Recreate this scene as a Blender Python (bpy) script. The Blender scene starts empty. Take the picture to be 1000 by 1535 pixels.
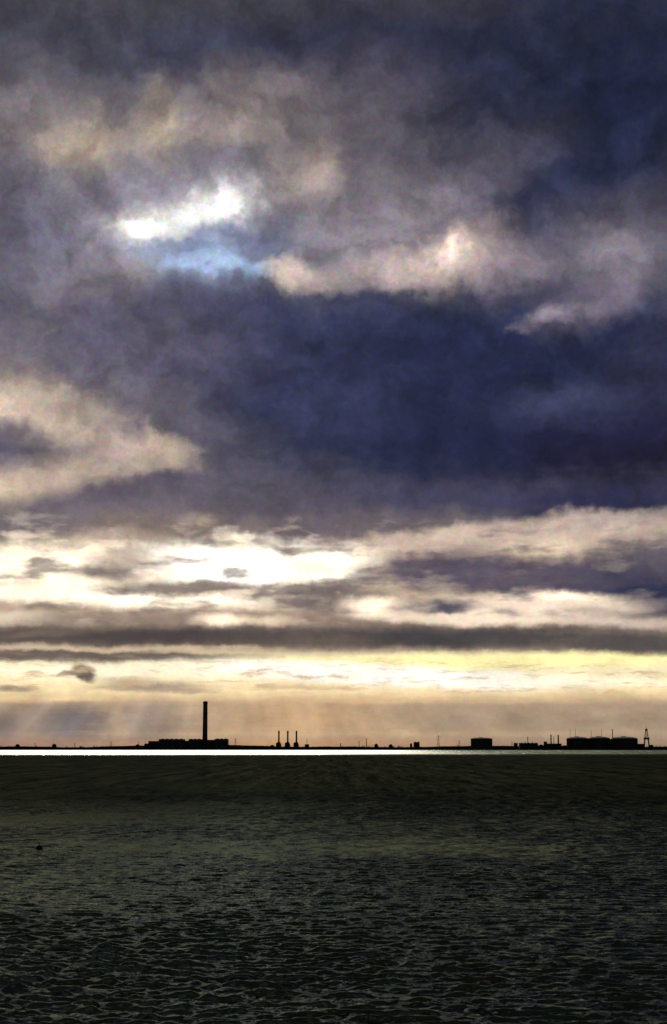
import bpy, bmesh, math, random
import numpy as np
from mathutils import Vector, Matrix, Euler

S = bpy.context.scene
COL = S.collection
R = math.radians

# ---------------------------------------------------------------- camera
CAM_H = 15.0                       # a cliff-top promenade
F_PX = 2440.0                      # focal length in photo pixels (1000 x 1535)
HORIZON = 1120.0
PITCH = math.atan((HORIZON - 767.5) / F_PX)
cam_d = bpy.data.cameras.new('camera')
cam = bpy.data.objects.new('camera', cam_d)
COL.objects.link(cam)
cam.location = (0, 0, CAM_H)
cam.rotation_euler = (math.pi / 2 + PITCH, 0, 0)
cam_d.sensor_fit = 'VERTICAL'
cam_d.sensor_height = 36.0
cam_d.lens = 36.0 * F_PX / 1535.0
cam_d.clip_start = 0.5
cam_d.clip_end = 200000
S.camera = cam
ROT = Euler(cam.rotation_euler).to_matrix()

def direction(px, py):
    return (ROT @ Vector(((px - 500) / F_PX, -(py - 767.5) / F_PX, -1.0))).normalized()

def azel(px, py):
    d = direction(px, py)
    return math.degrees(math.atan2(d.x, d.y)), math.degrees(math.asin(d.z))

DEG = 1 / math.degrees(1 / F_PX)   # photo pixels in a degree

# ---------------------------------------------------------------- colour management
S.view_settings.view_transform = 'Standard'
S.view_settings.look = 'None'
S.view_settings.exposure = 0
S.view_settings.gamma = 1

def lin(c):
    return tuple(((v / 255) / 12.92 if v / 255 <= 0.04045 else ((v / 255 + 0.055) / 1.055) ** 2.4) for v in c) + (1.0,)

# ---------------------------------------------------------------- sun
SUN_AZ, SUN_EL = azel(250, 700)[0], 39.0    # above the picture, behind the added cloud deck
sd = bpy.data.lights.new('sun', 'SUN')
sd.energy = 2.4
sd.angle = R(0.5)
sd.color = (1.0, 0.90, 0.74)
sun = bpy.data.objects.new('sun', sd)
COL.objects.link(sun)
_s = Vector((math.sin(R(SUN_AZ)) * math.cos(R(SUN_EL)), math.cos(R(SUN_AZ)) * math.cos(R(SUN_EL)), math.sin(R(SUN_EL))))
sun.rotation_euler = _s.to_track_quat('Z', 'Y').to_euler()
sun.location = (0, 0, 400)

# ---------------------------------------------------------------- world: storm clouds over a Nishita sky
W = bpy.data.worlds.new('World')
S.world = W
W.use_nodes = True
nt = W.node_tree
nt.nodes.clear()
N, L = nt.nodes, nt.links

def node(t, **kw):
    n = N.new(t)
    for k, v in kw.items():
        setattr(n, k, v)
    return n

def put(sock, v):
    if isinstance(v, bpy.types.NodeSocket):
        L.new(v, sock)
    else:
        sock.default_value = v

def M(op, a, b=0.0, c=None):
    n = node('ShaderNodeMath', operation=op)
    put(n.inputs[0], a); put(n.inputs[1], b)
    if c is not None:
        put(n.inputs[2], c)
    return n.outputs[0]

def VM(op, a, b=(0, 0, 0), scale=None):
    n = node('ShaderNodeVectorMath', operation=op)
    put(n.inputs[0], a)
    if op != 'SCALE':
        put(n.inputs[1], b)
    if scale is not None:
        put(n.inputs['Scale'], scale)
    return n.outputs[0]

def noise(vec, scale, detail=4, rough=0.55, out='Fac'):
    n = node('ShaderNodeTexNoise')
    n.inputs['Scale'].default_value = scale
    n.inputs['Detail'].default_value = detail
    n.inputs['Roughness'].default_value = rough
    L.new(vec, n.inputs['Vector'])
    return n.outputs[out]

def mix(f, a, b, blend='MIX'):
    n = node('ShaderNodeMix', data_type='RGBA', blend_type=blend)
    put(n.inputs[0], f); put(n.inputs[6], a); put(n.inputs[7], b)
    return n.outputs[2]

tc = node('ShaderNodeTexCoord')
D = tc.outputs['Generated']
sep = node('ShaderNodeSeparateXYZ'); L.new(D, sep.inputs[0])
az = M('MULTIPLY', M('ARCTAN2', sep.outputs[0], sep.outputs[1]), 57.29578)
el = M('MULTIPLY', M('ARCSINE', sep.outputs[2]), 57.29578)
comb = node('ShaderNodeCombineXYZ'); put(comb.inputs[0], az); put(comb.inputs[1], el)
AE = comb.outputs[0]
# the cloud layer seen in perspective: streaks flatten towards the horizon
den = M('ADD', M('MAXIMUM', sep.outputs[2], 0.0), 0.055)
cp = node('ShaderNodeCombineXYZ')
put(cp.inputs[0], M('DIVIDE', sep.outputs[0], M('ADD', den, 0.06)))
put(cp.inputs[1], M('DIVIDE', sep.outputs[1], den))
put(cp.inputs[2], M('MULTIPLY', sep.outputs[2], 3.0))
CP = cp.outputs[0]

# how large the wisps are at this height above the horizon (0 low .. 1 high)
hi = node('ShaderNodeMapRange', interpolation_type='SMOOTHSTEP')
put(hi.inputs[0], el); hi.inputs[1].default_value = 1.0; hi.inputs[2].default_value = 14.0
HI = hi.outputs[0]

w1 = noise(AE, 0.42, 3, 0.5, 'Color')       # large swirls
w2 = noise(CP, 1.9, 4, 0.6, 'Color')        # fine foreshortened wisps
warp = VM('ADD', VM('SCALE', VM('SUBTRACT', w1, (0.5, 0.5, 0.5)), scale=M('MULTIPLY_ADD', HI, 2.2, 0.35)),
          VM('SCALE', VM('SUBTRACT', w2, (0.5, 0.5, 0.5)), scale=M('MULTIPLY_ADD', HI, 0.9, 0.25)))
w3 = noise(AE, 1.9, 5, 0.6, 'Color')          # torn edges
warp = VM('ADD', warp, VM('SCALE', VM('SUBTRACT', w3, (0.5, 0.5, 0.5)), scale=M('MULTIPLY_ADD', HI, 0.75, 0.35)))
warp = VM('MULTIPLY', warp, (1.0, 0.6, 0.0))
P = VM('ADD', AE, warp)
edge = M('MULTIPLY', M('SUBTRACT', noise(CP, 3.1, 5, 0.6), 0.5), 0.75)
edge2 = M('MULTIPLY', M('SUBTRACT', noise(AE, 1.15, 5, 0.58), 0.5), 0.65)
EDGE = M('ADD', edge, edge2)

# vertical run of the overcast
BASE = [(0, (62, 62, 72)), (60, (58, 60, 76)), (120, (74, 74, 90)), (200, (112, 107, 114)), (300, (108, 103, 113)),
        (400, (98, 95, 108)), (470, (84, 84, 104)), (560, (66, 68, 94)), (660, (80, 78, 98)), (750, (96, 90, 102)),
        (790, (130, 118, 115)), (825, (190, 171, 152)), (868, (204, 184, 160)), (905, (196, 176, 154)), (935, (140, 124, 112)),
        (966, (126, 112, 102)), (976, (190, 174, 148)), (984, (244, 234, 190)), (1010, (253, 243, 200)), (1036, (250, 229, 180)),
        (1047, (228, 202, 160)), (1056, (180, 158, 134)), (1080, (160, 143, 128)), (1104, (170, 149, 128)), (1119, (150, 126, 108))]
ramp = node('ShaderNodeValToRGB')
EL0, EL1 = -1.0, 30.0
sepP = node('ShaderNodeSeparateXYZ'); L.new(P, sepP.inputs[0])
# the lowest bands stay nearly level
low = node('ShaderNodeMapRange', interpolation_type='SMOOTHSTEP')
put(low.inputs[0], el); low.inputs[1].default_value = 1.2; low.inputs[2].default_value = 6.0
lv = node('ShaderNodeMix', data_type='FLOAT')
put(lv.inputs[0], M('MULTIPLY_ADD', low.outputs[0], 0.65, 0.35)); put(lv.inputs[2], el); put(lv.inputs[3], sepP.outputs[1])
L.new(M('DIVIDE', M('SUBTRACT', lv.outputs[0], EL0), EL1 - EL0), ramp.inputs[0])
cr = ramp.color_ramp
pts = [((azel(500, y)[1] - EL0) / (EL1 - EL0), lin(c)) for y, c in BASE][::-1]
cr.elements[0].position, cr.elements[0].color = pts[0]
cr.elements[1].position, cr.elements[1].color = pts[-1]
for p, c in pts[1:-1]:
    e = cr.elements.new(p); e.color = c
C = ramp.outputs[0]

# (x, y, rx, ry, tilt, colour, strength, edge): each a bank, gap or wisp of cloud;
# centre and reach are turned into azimuth and elevation, so they are fixed in the sky
CLOUDS = [
 # --- upper sky
 (860, 150, 520, 330, 0, (34, 39, 62), .95, .8),
 (780, 190, 110, 50, 20, (72, 70, 88), .6, 1.2),
 (900, 40, 160, 30, 8, (48, 49, 66), .6, 1.2),
 (660, 130, 100, 40, 15, (66, 65, 84), .5, 1.2),
 (930, 190, 260, 260, 0, (20, 27, 54), .8, .9),
 (600, 70, 300, 110, 5, (38, 41, 66), .75, .9),
 (640, 8, 170, 40, 0, (62, 60, 68), .6, .9),
 (90, 40, 260, 90, 0, (68, 67, 78), .6, 1),
 (290, 90, 150, 70, 0, (54, 57, 82), .6, 1),
 (540, 170, 150, 110, 10, (100, 93, 104), .6, 1),
 (390, 165, 170, 80, 0, (134, 124, 124), .75, 1),
 (60, 175, 200, 90, -20, (118, 112, 116), .6, 1),
 (110, 205, 130, 70, 0, (150, 137, 131), .6, 1),
 (125, 230, 75, 45, 0, (196, 178, 156), .85, 1),
 (235, 185, 55, 80, 8, (178, 163, 148), .85, 1),
 (242, 215, 42, 42, 0, (202, 186, 162), .8, 1),
 (330, 208, 100, 36, 5, (168, 154, 146), .7, 1),
 (165, 145, 120, 30, -5, (84, 80, 92), .5, 1),
 (215, 265, 240, 45, 3, (98, 93, 108), .6, 1),
 (60, 330, 240, 110, 0, (98, 94, 112), .8, 1),
 (70, 355, 100, 40, 0, (92, 96, 124), .5, 1),
 (455, 275, 80, 60, 20, (184, 166, 154), .85, 1),
 (540, 300, 180, 60, 18, (128, 121, 130), .6, 1),
 (440, 345, 110, 60, 0, (112, 105, 116), .7, 1),
 (700, 290, 200, 60, 25, (112, 106, 120), .65, 1),
 (850, 290, 200, 90, 20, (40, 46, 76), .75, 1),
 # --- bright gap with blue showing
 (280, 345, 250, 130, 5, (158, 154, 168), .85, 1),
 (215, 390, 120, 70, -20, (160, 150, 156), .5, 1),
 (305, 380, 150, 66, 5, (140, 160, 200), .95, .9),
 (222, 341, 84, 40, 3, (250, 249, 243), .95, 1.3),
 (322, 319, 92, 48, 10, (251, 252, 250), .95, 1.3),
 (270, 332, 66, 30, 20, (250, 250, 248), .85, 1.3),
 (212, 341, 46, 18, 0, (252, 252, 246), 1, .9),
 (332, 312, 52, 22, 8, (252, 252, 250), 1, .9),
 (340, 352, 80, 22, -8, (98, 108, 146), .85, .9),
 (250, 372, 60, 22, 5, (126, 142, 178), .7, 1),
 (375, 378, 60, 18, 0, (120, 134, 172), .7, 1),
 (290, 372, 40, 30, 30, (92, 108, 156), .7, 1),
 (318, 362, 22, 20, 40, (176, 198, 232), .7, 1),
 (395, 360, 60, 50, 0, (88, 88, 110), .7, 1),
 (330, 402, 110, 17, -3, (170, 198, 236), .95, .9),
 (205, 405, 60, 30, 0, (186, 172, 170), .5, 1),
 (130, 440, 110, 40, 5, (142, 130, 136), .6, 1),
 (320, 452, 150, 40, 0, (82, 82, 104), .9, .8),
 (450, 416, 70, 26, -12, (234, 216, 204), .95, .8),
 (540, 412, 90, 34, 5, (190, 176, 178), .8, 1),
 (600, 350, 160, 70, 20, (148, 139, 150), .7, 1),
 (610, 412, 100, 32, 8, (226, 205, 202), .9, .9),
 (690, 390, 105, 60, 20, (214, 194, 188), .9, 1),
 (668, 378, 55, 42, 30, (240, 218, 206), .75, 1),
 (765, 400, 90, 50, 0, (168, 152, 164), .75, 1),
 (900, 390, 180, 110, 15, (126, 119, 134), .8, 1.1),
 (920, 400, 50, 65, 0, (146, 138, 150), .6, 1),
 # --- the big navy bank
 (670, 590, 520, 175, 0, (33, 42, 68), 1, .6),
 (560, 500, 120, 26, 4, (58, 62, 86), .6, 1.2),
 (470, 640, 110, 34, -4, (58, 62, 86), .5, 1.2),
 (720, 700, 130, 24, 2, (50, 50, 76), .5, 1.2),
 (430, 520, 330, 92, -6, (50, 54, 84), .9, .7),
 (760, 520, 330, 88, 4, (32, 37, 68), .9, .7),
 (220, 515, 210, 100, -10, (90, 86, 105), .95, .9),
 (920, 660, 340, 120, 0, (27, 26, 56), .95, .8),
 (640, 650, 260, 100, 0, (33, 37, 70), .7, 1),
 (960, 700, 150, 60, 0, (20, 18, 38), .7, 1),
 (430, 600, 220, 90, 0, (56, 58, 92), .6, 1),
 (860, 600, 150, 42, 3, (66, 70, 102), .75, 1),
 (975, 560, 90, 90, 0, (44, 42, 68), .6, 1),
 (890, 455, 100, 46, 22, (150, 139, 156), .65, 1.1),
 (838, 478, 60, 16, 6, (192, 176, 192), .5, 1),
 # --- left cream banks
 (20, 500, 110, 60, 0, (118, 110, 118), .6, 1),
 (10, 545, 60, 30, 0, (160, 145, 140), .6, 1),
 (160, 600, 280, 70, -18, (112, 105, 114), .75, 1),
 (45, 610, 130, 52, -14, (202, 183, 166), .95, .8),
 (12, 598, 50, 28, 0, (236, 218, 194), .8, 1),
 (130, 642, 170, 40, -16, (168, 153, 146), .8, 1),
 (185, 668, 140, 32, -12, (180, 163, 152), .8, 1),
 (90, 640, 50, 22, -15, (200, 182, 162), .7, 1),
 (246, 672, 62, 26, -22, (214, 194, 172), .85, 1.2),
 (222, 650, 16, 26, 10, (200, 184, 166), .6, 1),
 (35, 652, 85, 24, -4, (112, 106, 118), .85, 1),
 (105, 684, 120, 18, 4, (118, 109, 118), .8, 1),
 (70, 715, 200, 40, 10, (192, 173, 158), .9, .8),
 (15, 730, 80, 24, 12, (212, 192, 168), .7, 1),
 (200, 736, 210, 30, 6, (94, 88, 104), .95, .8),
 (80, 775, 190, 34, 12, (110, 102, 112), .9, .9),
 (40, 795, 110, 20, 8, (122, 114, 116), .6, 1),
 (235, 795, 110, 30, -4, (124, 113, 108), .8, 1),
 (410, 765, 190, 32, 0, (88, 82, 98), .85, 1),
 (305, 778, 50, 16, 6, (176, 160, 146), .6, 1),
 (470, 790, 90, 20, 0, (96, 88, 98), .8, 1),
 (640, 745, 220, 36, 2, (68, 68, 96), .85, .9),
 (560, 785, 190, 26, 3, (102, 94, 104), .85, 1),
 (920, 755, 220, 32, 2, (42, 45, 78), .95, .8),
 # --- the lit lower banks
 (110, 815, 170, 20, 4, (196, 178, 160), .7, 1),
 (60, 850, 160, 40, 0, (250, 238, 212), .95, .8),
 (365, 847, 175, 44, 0, (255, 251, 238), 1, .6),
 (356, 808, 36, 20, -10, (250, 238, 214), 1, .8),
 (500, 842, 110, 32, 0, (252, 241, 220), .95, .8),
 (400, 815, 90, 12, -4, (176, 158, 144), .5, 1),
 (200, 845, 90, 26, -5, (178, 160, 148), .8, 1),
 (150, 857, 70, 14, 0, (112, 101, 102), .9, .9),
 (20, 876, 70, 10, 0, (168, 150, 136), .8, 1),
 (215, 892, 330, 20, -1, (250, 240, 216), .9, .8),
 (270, 881, 140, 14, -1, (124, 110, 106), .9, .8),
 (430, 886, 170, 15, 0, (126, 112, 108), .9, .8),
 (505, 902, 85, 26, 0, (106, 95, 98), .9, .9),
 (430, 905, 60, 12, 0, (150, 134, 124), .6, 1),
 (330, 930, 45, 13, 0, (254, 238, 208), .9, 1),
 (400, 931, 50, 10, 0, (246, 226, 196), .8, 1),
 (30, 925, 60, 14, 0, (246, 230, 204), .7, 1),
 (150, 930, 150, 13, 0, (150, 134, 122), .8, 1),
 (625, 838, 160, 28, 8, (188, 168, 154), .8, 1),
 (620, 808, 200, 20, 8, (200, 182, 166), .85, .9),
 (840, 797, 200, 28, 4, (196, 178, 164), .95, .8),
 (830, 822, 90, 20, 3, (222, 204, 178), .9, .9),
 (940, 780, 120, 14, 6, (150, 138, 140), .5, 1),
 (510, 838, 70, 26, 0, (255, 246, 226), .9, 1),
 (650, 852, 120, 32, 0, (94, 84, 98), .95, .8),
 (820, 868, 260, 34, -3, (80, 74, 94), .95, .7),
 (700, 830, 40, 14, 0, (140, 126, 122), .6, 1),
 (975, 850, 140, 46, 0, (68, 66, 90), .9, .8),
 (985, 897, 130, 34, 0, (40, 46, 78), .95, .7),
 (730, 862, 60, 12, -8, (104, 94, 104), .6, 1),
 (566, 911, 62, 18, -4, (250, 233, 206), .95, .8),
 (790, 908, 190, 22, 0, (238, 220, 198), .95, .7),
 (645, 908, 85, 14, 4, (106, 95, 106), .9, .9),
 (676, 908, 36, 12, 4, (70, 70, 92), .8, 1),
 (700, 928, 200, 12, -2, (244, 226, 202), .9, .8),
 (850, 897, 60, 9, 0, (254, 238, 216), .8, 1),
 (930, 930, 130, 12, -3, (216, 200, 184), .8, 1),
 (880, 915, 40, 7, 0, (160, 148, 138), .6, 1),
 (500, 935, 120, 12, 0, (150, 132, 120), .7, 1),
 # --- the dark level band
 (210, 955, 560, 19, 0, (80, 72, 72), .95, .9),
 (760, 958, 520, 23, -1, (78, 74, 76), .95, .9),
 (640, 956, 170, 15, 0, (60, 60, 66), .7, 1),
 (500, 960, 80, 16, 0, (112, 98, 90), .6, 1),
 (850, 968, 70, 10, 4, (106, 92, 88), .6, 1),
 (230, 955, 110, 12, 0, (64, 60, 66), .6, 1),
 (60, 950, 90, 8, 4, (120, 108, 100), .6, 1),
 (960, 966, 120, 16, -2, (84, 80, 80), .9, .7),
 (110, 973, 240, 8, 0, (206, 186, 160), .7, 1),
 (100, 984, 290, 10, 0, (96, 86, 84), .95, .6),
 (330, 975, 110, 6, 0, (206, 186, 156), .6, 1),
 # --- the clear yellow strip
 (180, 1005, 420, 16, 0, (255, 249, 222), .7, 1),
 (760, 991, 420, 14, 0, (249, 242, 172), .9, .9),
 (590, 1013, 330, 18, -3, (255, 253, 240), 1, .7),
 (900, 1022, 180, 10, -2, (254, 248, 216), .8, 1),
 (920, 1038, 200, 8, 0, (236, 212, 160), .5, 1),
 (126, 1007, 22, 12, -20, (100, 92, 88), 1, .6),
 (106, 1008, 24, 5, 8, (128, 116, 104), .9, .8),
 (134, 1014, 12, 8, -40, (104, 95, 88), .9, .8),
 (20, 1032, 42, 6, 0, (138, 124, 114), .9, .9),
 (225, 1029, 100, 8, 0, (160, 142, 130), .9, .9),
 (190, 1020, 60, 7, 0, (188, 168, 146), .7, 1),
 (270, 1036, 70, 5, 0, (150, 132, 122), .7, 1),
 (440, 1030, 80, 5, 0, (206, 180, 142), .7, 1),
 (40, 1048, 140, 6, 0, (236, 206, 156), .6, 1),
 (560, 1050, 200, 5, 0, (230, 198, 150), .6, 1),
 (850, 1050, 160, 5, 0, (222, 196, 150), .6, 1),
 # --- the veil of rain and sun rays over the far shore
 (118, 1084, 50, 34, 0, (116, 110, 112), .8, .9),
 (90, 1088, 40, 30, 0, (120, 114, 118), .6, 1),
 (8, 1090, 34, 34, 0, (122, 114, 114), .7, 1),
 (60, 1075, 30, 40, 0, (142, 130, 124), .6, 1),
 (225, 1080, 60, 44, 0, (146, 133, 124), .7, 1),
 (178, 1082, 14, 50, 12, (184, 164, 136), .5, 1),
 (370, 1078, 130, 44, 0, (198, 170, 134), .6, 1),
 (480, 1080, 150, 42, 0, (206, 170, 130), .75, 1),
 (620, 1085, 140, 40, 0, (186, 162, 130), .6, 1),
 (690, 1078, 50, 34, 0, (160, 142, 124), .6, 1),
 (880, 1080, 220, 44, 0, (166, 146, 122), .7, 1),
 (80, 1113, 260, 9, 0, (160, 130, 112), .6, 1),
 (430, 1114, 330, 8, 0, (196, 152, 112), .6, 1),
 (560, 1100, 500, 6, 0, (204, 178, 140), .4, 1),
]
for (x, y, rx, ry, tilt, colr, st, soft) in CLOUDS:
    a, e = azel(x, y)
    mp = node('ShaderNodeMapping', vector_type='TEXTURE')
    L.new(P, mp.inputs[0])
    mp.inputs[1].default_value = (a, e, 0)
    mp.inputs[2].default_value = (0, 0, R(tilt))
    mp.inputs[3].default_value = (rx / DEG * 1.25, ry / DEG * 1.25, 1)
    g = node('ShaderNodeTexGradient', gradient_type='SPHERICAL')
    L.new(mp.outputs[0], g.inputs[0])
    # ragged edge, only where the patch itself reaches
    k = 0.45 if ry > 22 else 0.3
    s = M('MULTIPLY', g.outputs[1], M('MULTIPLY_ADD', EDGE, k * 2.8, 1.0))
    mr = node('ShaderNodeMapRange', interpolation_type='SMOOTHSTEP')
    put(mr.inputs[0], s)
    mr.inputs[1].default_value = 0.0; mr.inputs[2].default_value = (0.92 if y > 780 else 1.1) * soft
    mr.inputs[3].default_value = 0.0; mr.inputs[4].default_value = st
    cc = lin(colr)
    kk = (1.3 if y < 460 else 1.12 if y > 970 else 1.6) if min(colr) > 205 else (1.15 if min(colr) > 150 and y > 780 else 1.0)
    cc = tuple(v * kk for v in cc[:3]) + (1,)     # thin cloud close to the sun
    C = mix(mr.outputs[0], C, cc)

def band(v, a, b, lo=0.0, hi_=1.0):
    q = node('ShaderNodeMapRange', interpolation_type='SMOOTHSTEP')
    put(q.inputs[0], v); q.inputs[1].default_value = a; q.inputs[2].default_value = b
    q.inputs[3].default_value = lo; q.inputs[4].default_value = hi_
    return q.outputs[0]
brk = noise(VM('MULTIPLY', VM('ADD', AE, VM('SCALE', warp, scale=0.35)), (0.42, 1.35, 0)), 1.0, 4, 0.52)
zone = M('MULTIPLY', band(el, 4.0, 5.0), band(el, 6.8, 8.4, 1, 0))
C = mix(M('MULTIPLY', zone, band(brk, 0.49, 0.68, 0, 0.8)), C, mix(band(az, -4.0, 6.0), lin((104, 93, 95)), lin((72, 68, 86))))
C = mix(M('MULTIPLY', M('MULTIPLY', zone, band(az, -1.0, 5.0, 1.0, 0.15)), band(brk, 0.47, 0.30, 0, 0.6)), C, tuple(v * 1.5 for v in lin((252, 236, 212))[:3]) + (1,))
# thin torn cloud in the clear strip
thin = noise(VM('MULTIPLY', VM('ADD', AE, warp), (0.5, 3.2, 0)), 1.2, 6, 0.62)
C = mix(M('MULTIPLY', M('MULTIPLY', band(el, 1.7, 2.0), band(el, 2.7, 3.4, 1, 0)), band(thin, 0.50, 0.66, 0, 0.75)), C, lin((205, 178, 144)))
# sun rays fanning down through the rain veil
ra, re_ = azel(360, 760)
rayc = M('DIVIDE', M('SUBTRACT', az, ra), M('SUBTRACT', re_, el))
rc = node('ShaderNodeCombineXYZ'); put(rc.inputs[0], rayc)
ray = noise(rc.outputs[0], 5.0, 2, 0.5)
C = VM('SCALE', C, scale=M('MULTIPLY_ADD', M('MULTIPLY', M('SUBTRACT', ray, 0.5), M('MULTIPLY', band(el, 1.75, 1.45), M('MULTIPLY', band(el, 0.0, 0.6), band(az, 5.0, -1.0, 0.35, 1.0)))), 1.25, 1.0))

# billows: light and dark folds inside the banks, and a slight drift of tint
fold = noise(VM('MULTIPLY', VM('ADD', P, VM('SCALE', warp, scale=1.5)), (0.55, 1.7, 0)), 0.8, 4, 0.55)
fold2 = noise(VM('ADD', P, (7, 3, 1)), 0.75, 3, 0.5)
g1 = M('MULTIPLY_ADD', M('SUBTRACT', fold, 0.5), 0.75, 1.0)
g2 = M('MULTIPLY_ADD', M('SUBTRACT', fold2, 0.5), M('MULTIPLY_ADD', HI, 1.35, 0.1), 1.0)
gg = M('MAXIMUM', M('MULTIPLY', g1, g2), 0.3)
g3 = M('MULTIPLY_ADD', M('SUBTRACT', noise(VM('ADD', P, (3, 9, 4)), 2.3, 6, 0.62), 0.5), M('MULTIPLY_ADD', HI, 0.12, 0.22), 1.0)
C = VM('SCALE', C, scale=M('MULTIPLY', gg, g3))
C = VM('MULTIPLY', C, mix(HI, (1.03, 0.98, 0.96, 1), (1.07, 1.04, 1.02, 1)))
tint = noise(AE, 3.0, 7, 0.92, 'Color')
C = VM('MULTIPLY', C, VM('ADD', VM('SCALE', VM('SUBTRACT', tint, (0.5, 0.5, 0.5)), scale=M('MULTIPLY_ADD', HI, 0.75, 0.7)), (1.0, 1.0, 1.0)))

# away from the break in the west the overcast is plain dark grey
awayc = mix(noise(CP, 1.0, 5, 0.6), lin((30, 32, 42)), lin((78, 78, 90)))
fa = node('ShaderNodeMapRange', interpolation_type='SMOOTHSTEP')
put(fa.inputs[0], M('ABSOLUTE', az)); fa.inputs[1].default_value = 16; fa.inputs[2].default_value = 50
fb = node('ShaderNodeMapRange', interpolation_type='SMOOTHSTEP')
put(fb.inputs[0], el); fb.inputs[1].default_value = 28; fb.inputs[2].default_value = 45
C = mix(M('MAXIMUM', fa.outputs[0], fb.outputs[0]), C, awayc)

sky = node('ShaderNodeTexSky', sky_type='NISHITA')
sky.sun_disc = False
sky.sun_elevation = R(SUN_EL)
sky.sun_rotation = R(SUN_AZ)
sky.air_density = 1.5
bg1 = node('ShaderNodeBackground'); L.new(sky.outputs[0], bg1.inputs[0]); bg1.inputs[1].default_value = 0.05
bg2 = node('ShaderNodeBackground'); L.new(C, bg2.inputs[0]); bg2.inputs[1].default_value = 1.0
# cover: nearly closed, thinner in the blue gap
a, e = azel(305, 372)
mp = node('ShaderNodeMapping', vector_type='TEXTURE'); L.new(P, mp.inputs[0])
mp.inputs[1].default_value = (a, e, 0); mp.inputs[3].default_value = (110 / DEG, 50 / DEG, 1)
g = node('ShaderNodeTexGradient', gradient_type='SPHERICAL'); L.new(mp.outputs[0], g.inputs[0])
cov = M('SUBTRACT', 0.99, M('MULTIPLY', g.outputs[1], 0.12))
ms = node('ShaderNodeMixShader'); L.new(cov, ms.inputs[0]); L.new(bg1.outputs[0], ms.inputs[1]); L.new(bg2.outputs[0], ms.inputs[2])
wo = node('ShaderNodeOutputWorld'); L.new(ms.outputs[0], wo.inputs[0])
W.cycles.sampling_method = 'MANUAL'
W.cycles.sample_map_resolution = 1024

# ================================================================= helpers
def nodes_of(m):
    m.use_nodes = True
    t = m.node_tree
    return t, t.nodes, t.links, t.nodes['Principled BSDF']

def material(name, col, rough=0.8, metal=0.0, streak=(1, 1, 1), scale=0.12, var=0.45, spec=0.3):
    """weathered industrial surface: blotches, vertical runs and a fine grain"""
    m = bpy.data.materials.new(name)
    t, n, l, b = nodes_of(m)
    tcn = n.new('ShaderNodeTexCoord')
    mp = n.new('ShaderNodeMapping'); mp.inputs['Scale'].default_value = streak
    l.new(tcn.outputs['Object'], mp.inputs[0])
    nz = n.new('ShaderNodeTexNoise'); nz.inputs['Scale'].default_value = scale; nz.inputs['Detail'].default_value = 8
    l.new(mp.outputs[0], nz.inputs['Vector'])
    rp = n.new('ShaderNodeValToRGB')
    rp.color_ramp.elements[0].position = 0.3; rp.color_ramp.elements[1].position = 0.72
    rp.color_ramp.elements[0].color = tuple(c * (1 - var) for c in col) + (1,)
    rp.color_ramp.elements[1].color = tuple(c * (1 + var) for c in col) + (1,)
    l.new(nz.outputs['Fac'], rp.inputs[0]); l.new(rp.outputs[0], b.inputs['Base Color'])
    bp = n.new('ShaderNodeBump'); bp.inputs['Strength'].default_value = 0.3; bp.inputs['Distance'].default_value = 0.4
    l.new(nz.outputs['Fac'], bp.inputs['Height']); l.new(bp.outputs[0], b.inputs['Normal'])
    b.inputs['Roughness'].default_value = rough; b.inputs['Metallic'].default_value = metal
    b.inputs['Specular IOR Level'].default_value = spec
    return m

M_CONC = material('sooty_concrete', (.045, .042, .040), .9, streak=(1, 1, .2))
M_BRICK = material('dark_brick', (.040, .030, .026), .9)
M_CLAD = material('weathered_cladding', (.035, .037, .042), .7, streak=(1, 1, .12), scale=.3)
M_STEEL = material('tarred_steel', (.028, .026, .026), .7, scale=.4)
M_RUST = material('rusty_steel', (.040, .024, .018), .8, scale=.4)
M_GLASS = material('dim_glass', (.012, .014, .018), .5, spec=.2)
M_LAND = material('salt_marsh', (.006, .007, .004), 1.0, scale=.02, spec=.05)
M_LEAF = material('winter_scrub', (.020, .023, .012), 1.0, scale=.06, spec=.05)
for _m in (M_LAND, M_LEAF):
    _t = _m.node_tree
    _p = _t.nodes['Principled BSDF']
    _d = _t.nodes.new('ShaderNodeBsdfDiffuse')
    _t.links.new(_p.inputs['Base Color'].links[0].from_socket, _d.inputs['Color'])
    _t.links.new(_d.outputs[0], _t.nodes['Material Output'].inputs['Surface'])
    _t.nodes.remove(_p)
M_HULL = material('dark_hull', (.020, .018, .018), .6, scale=2)
M_BUOY = material('fouled_buoy', (.020, .012, .010), .7, scale=3)

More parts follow.
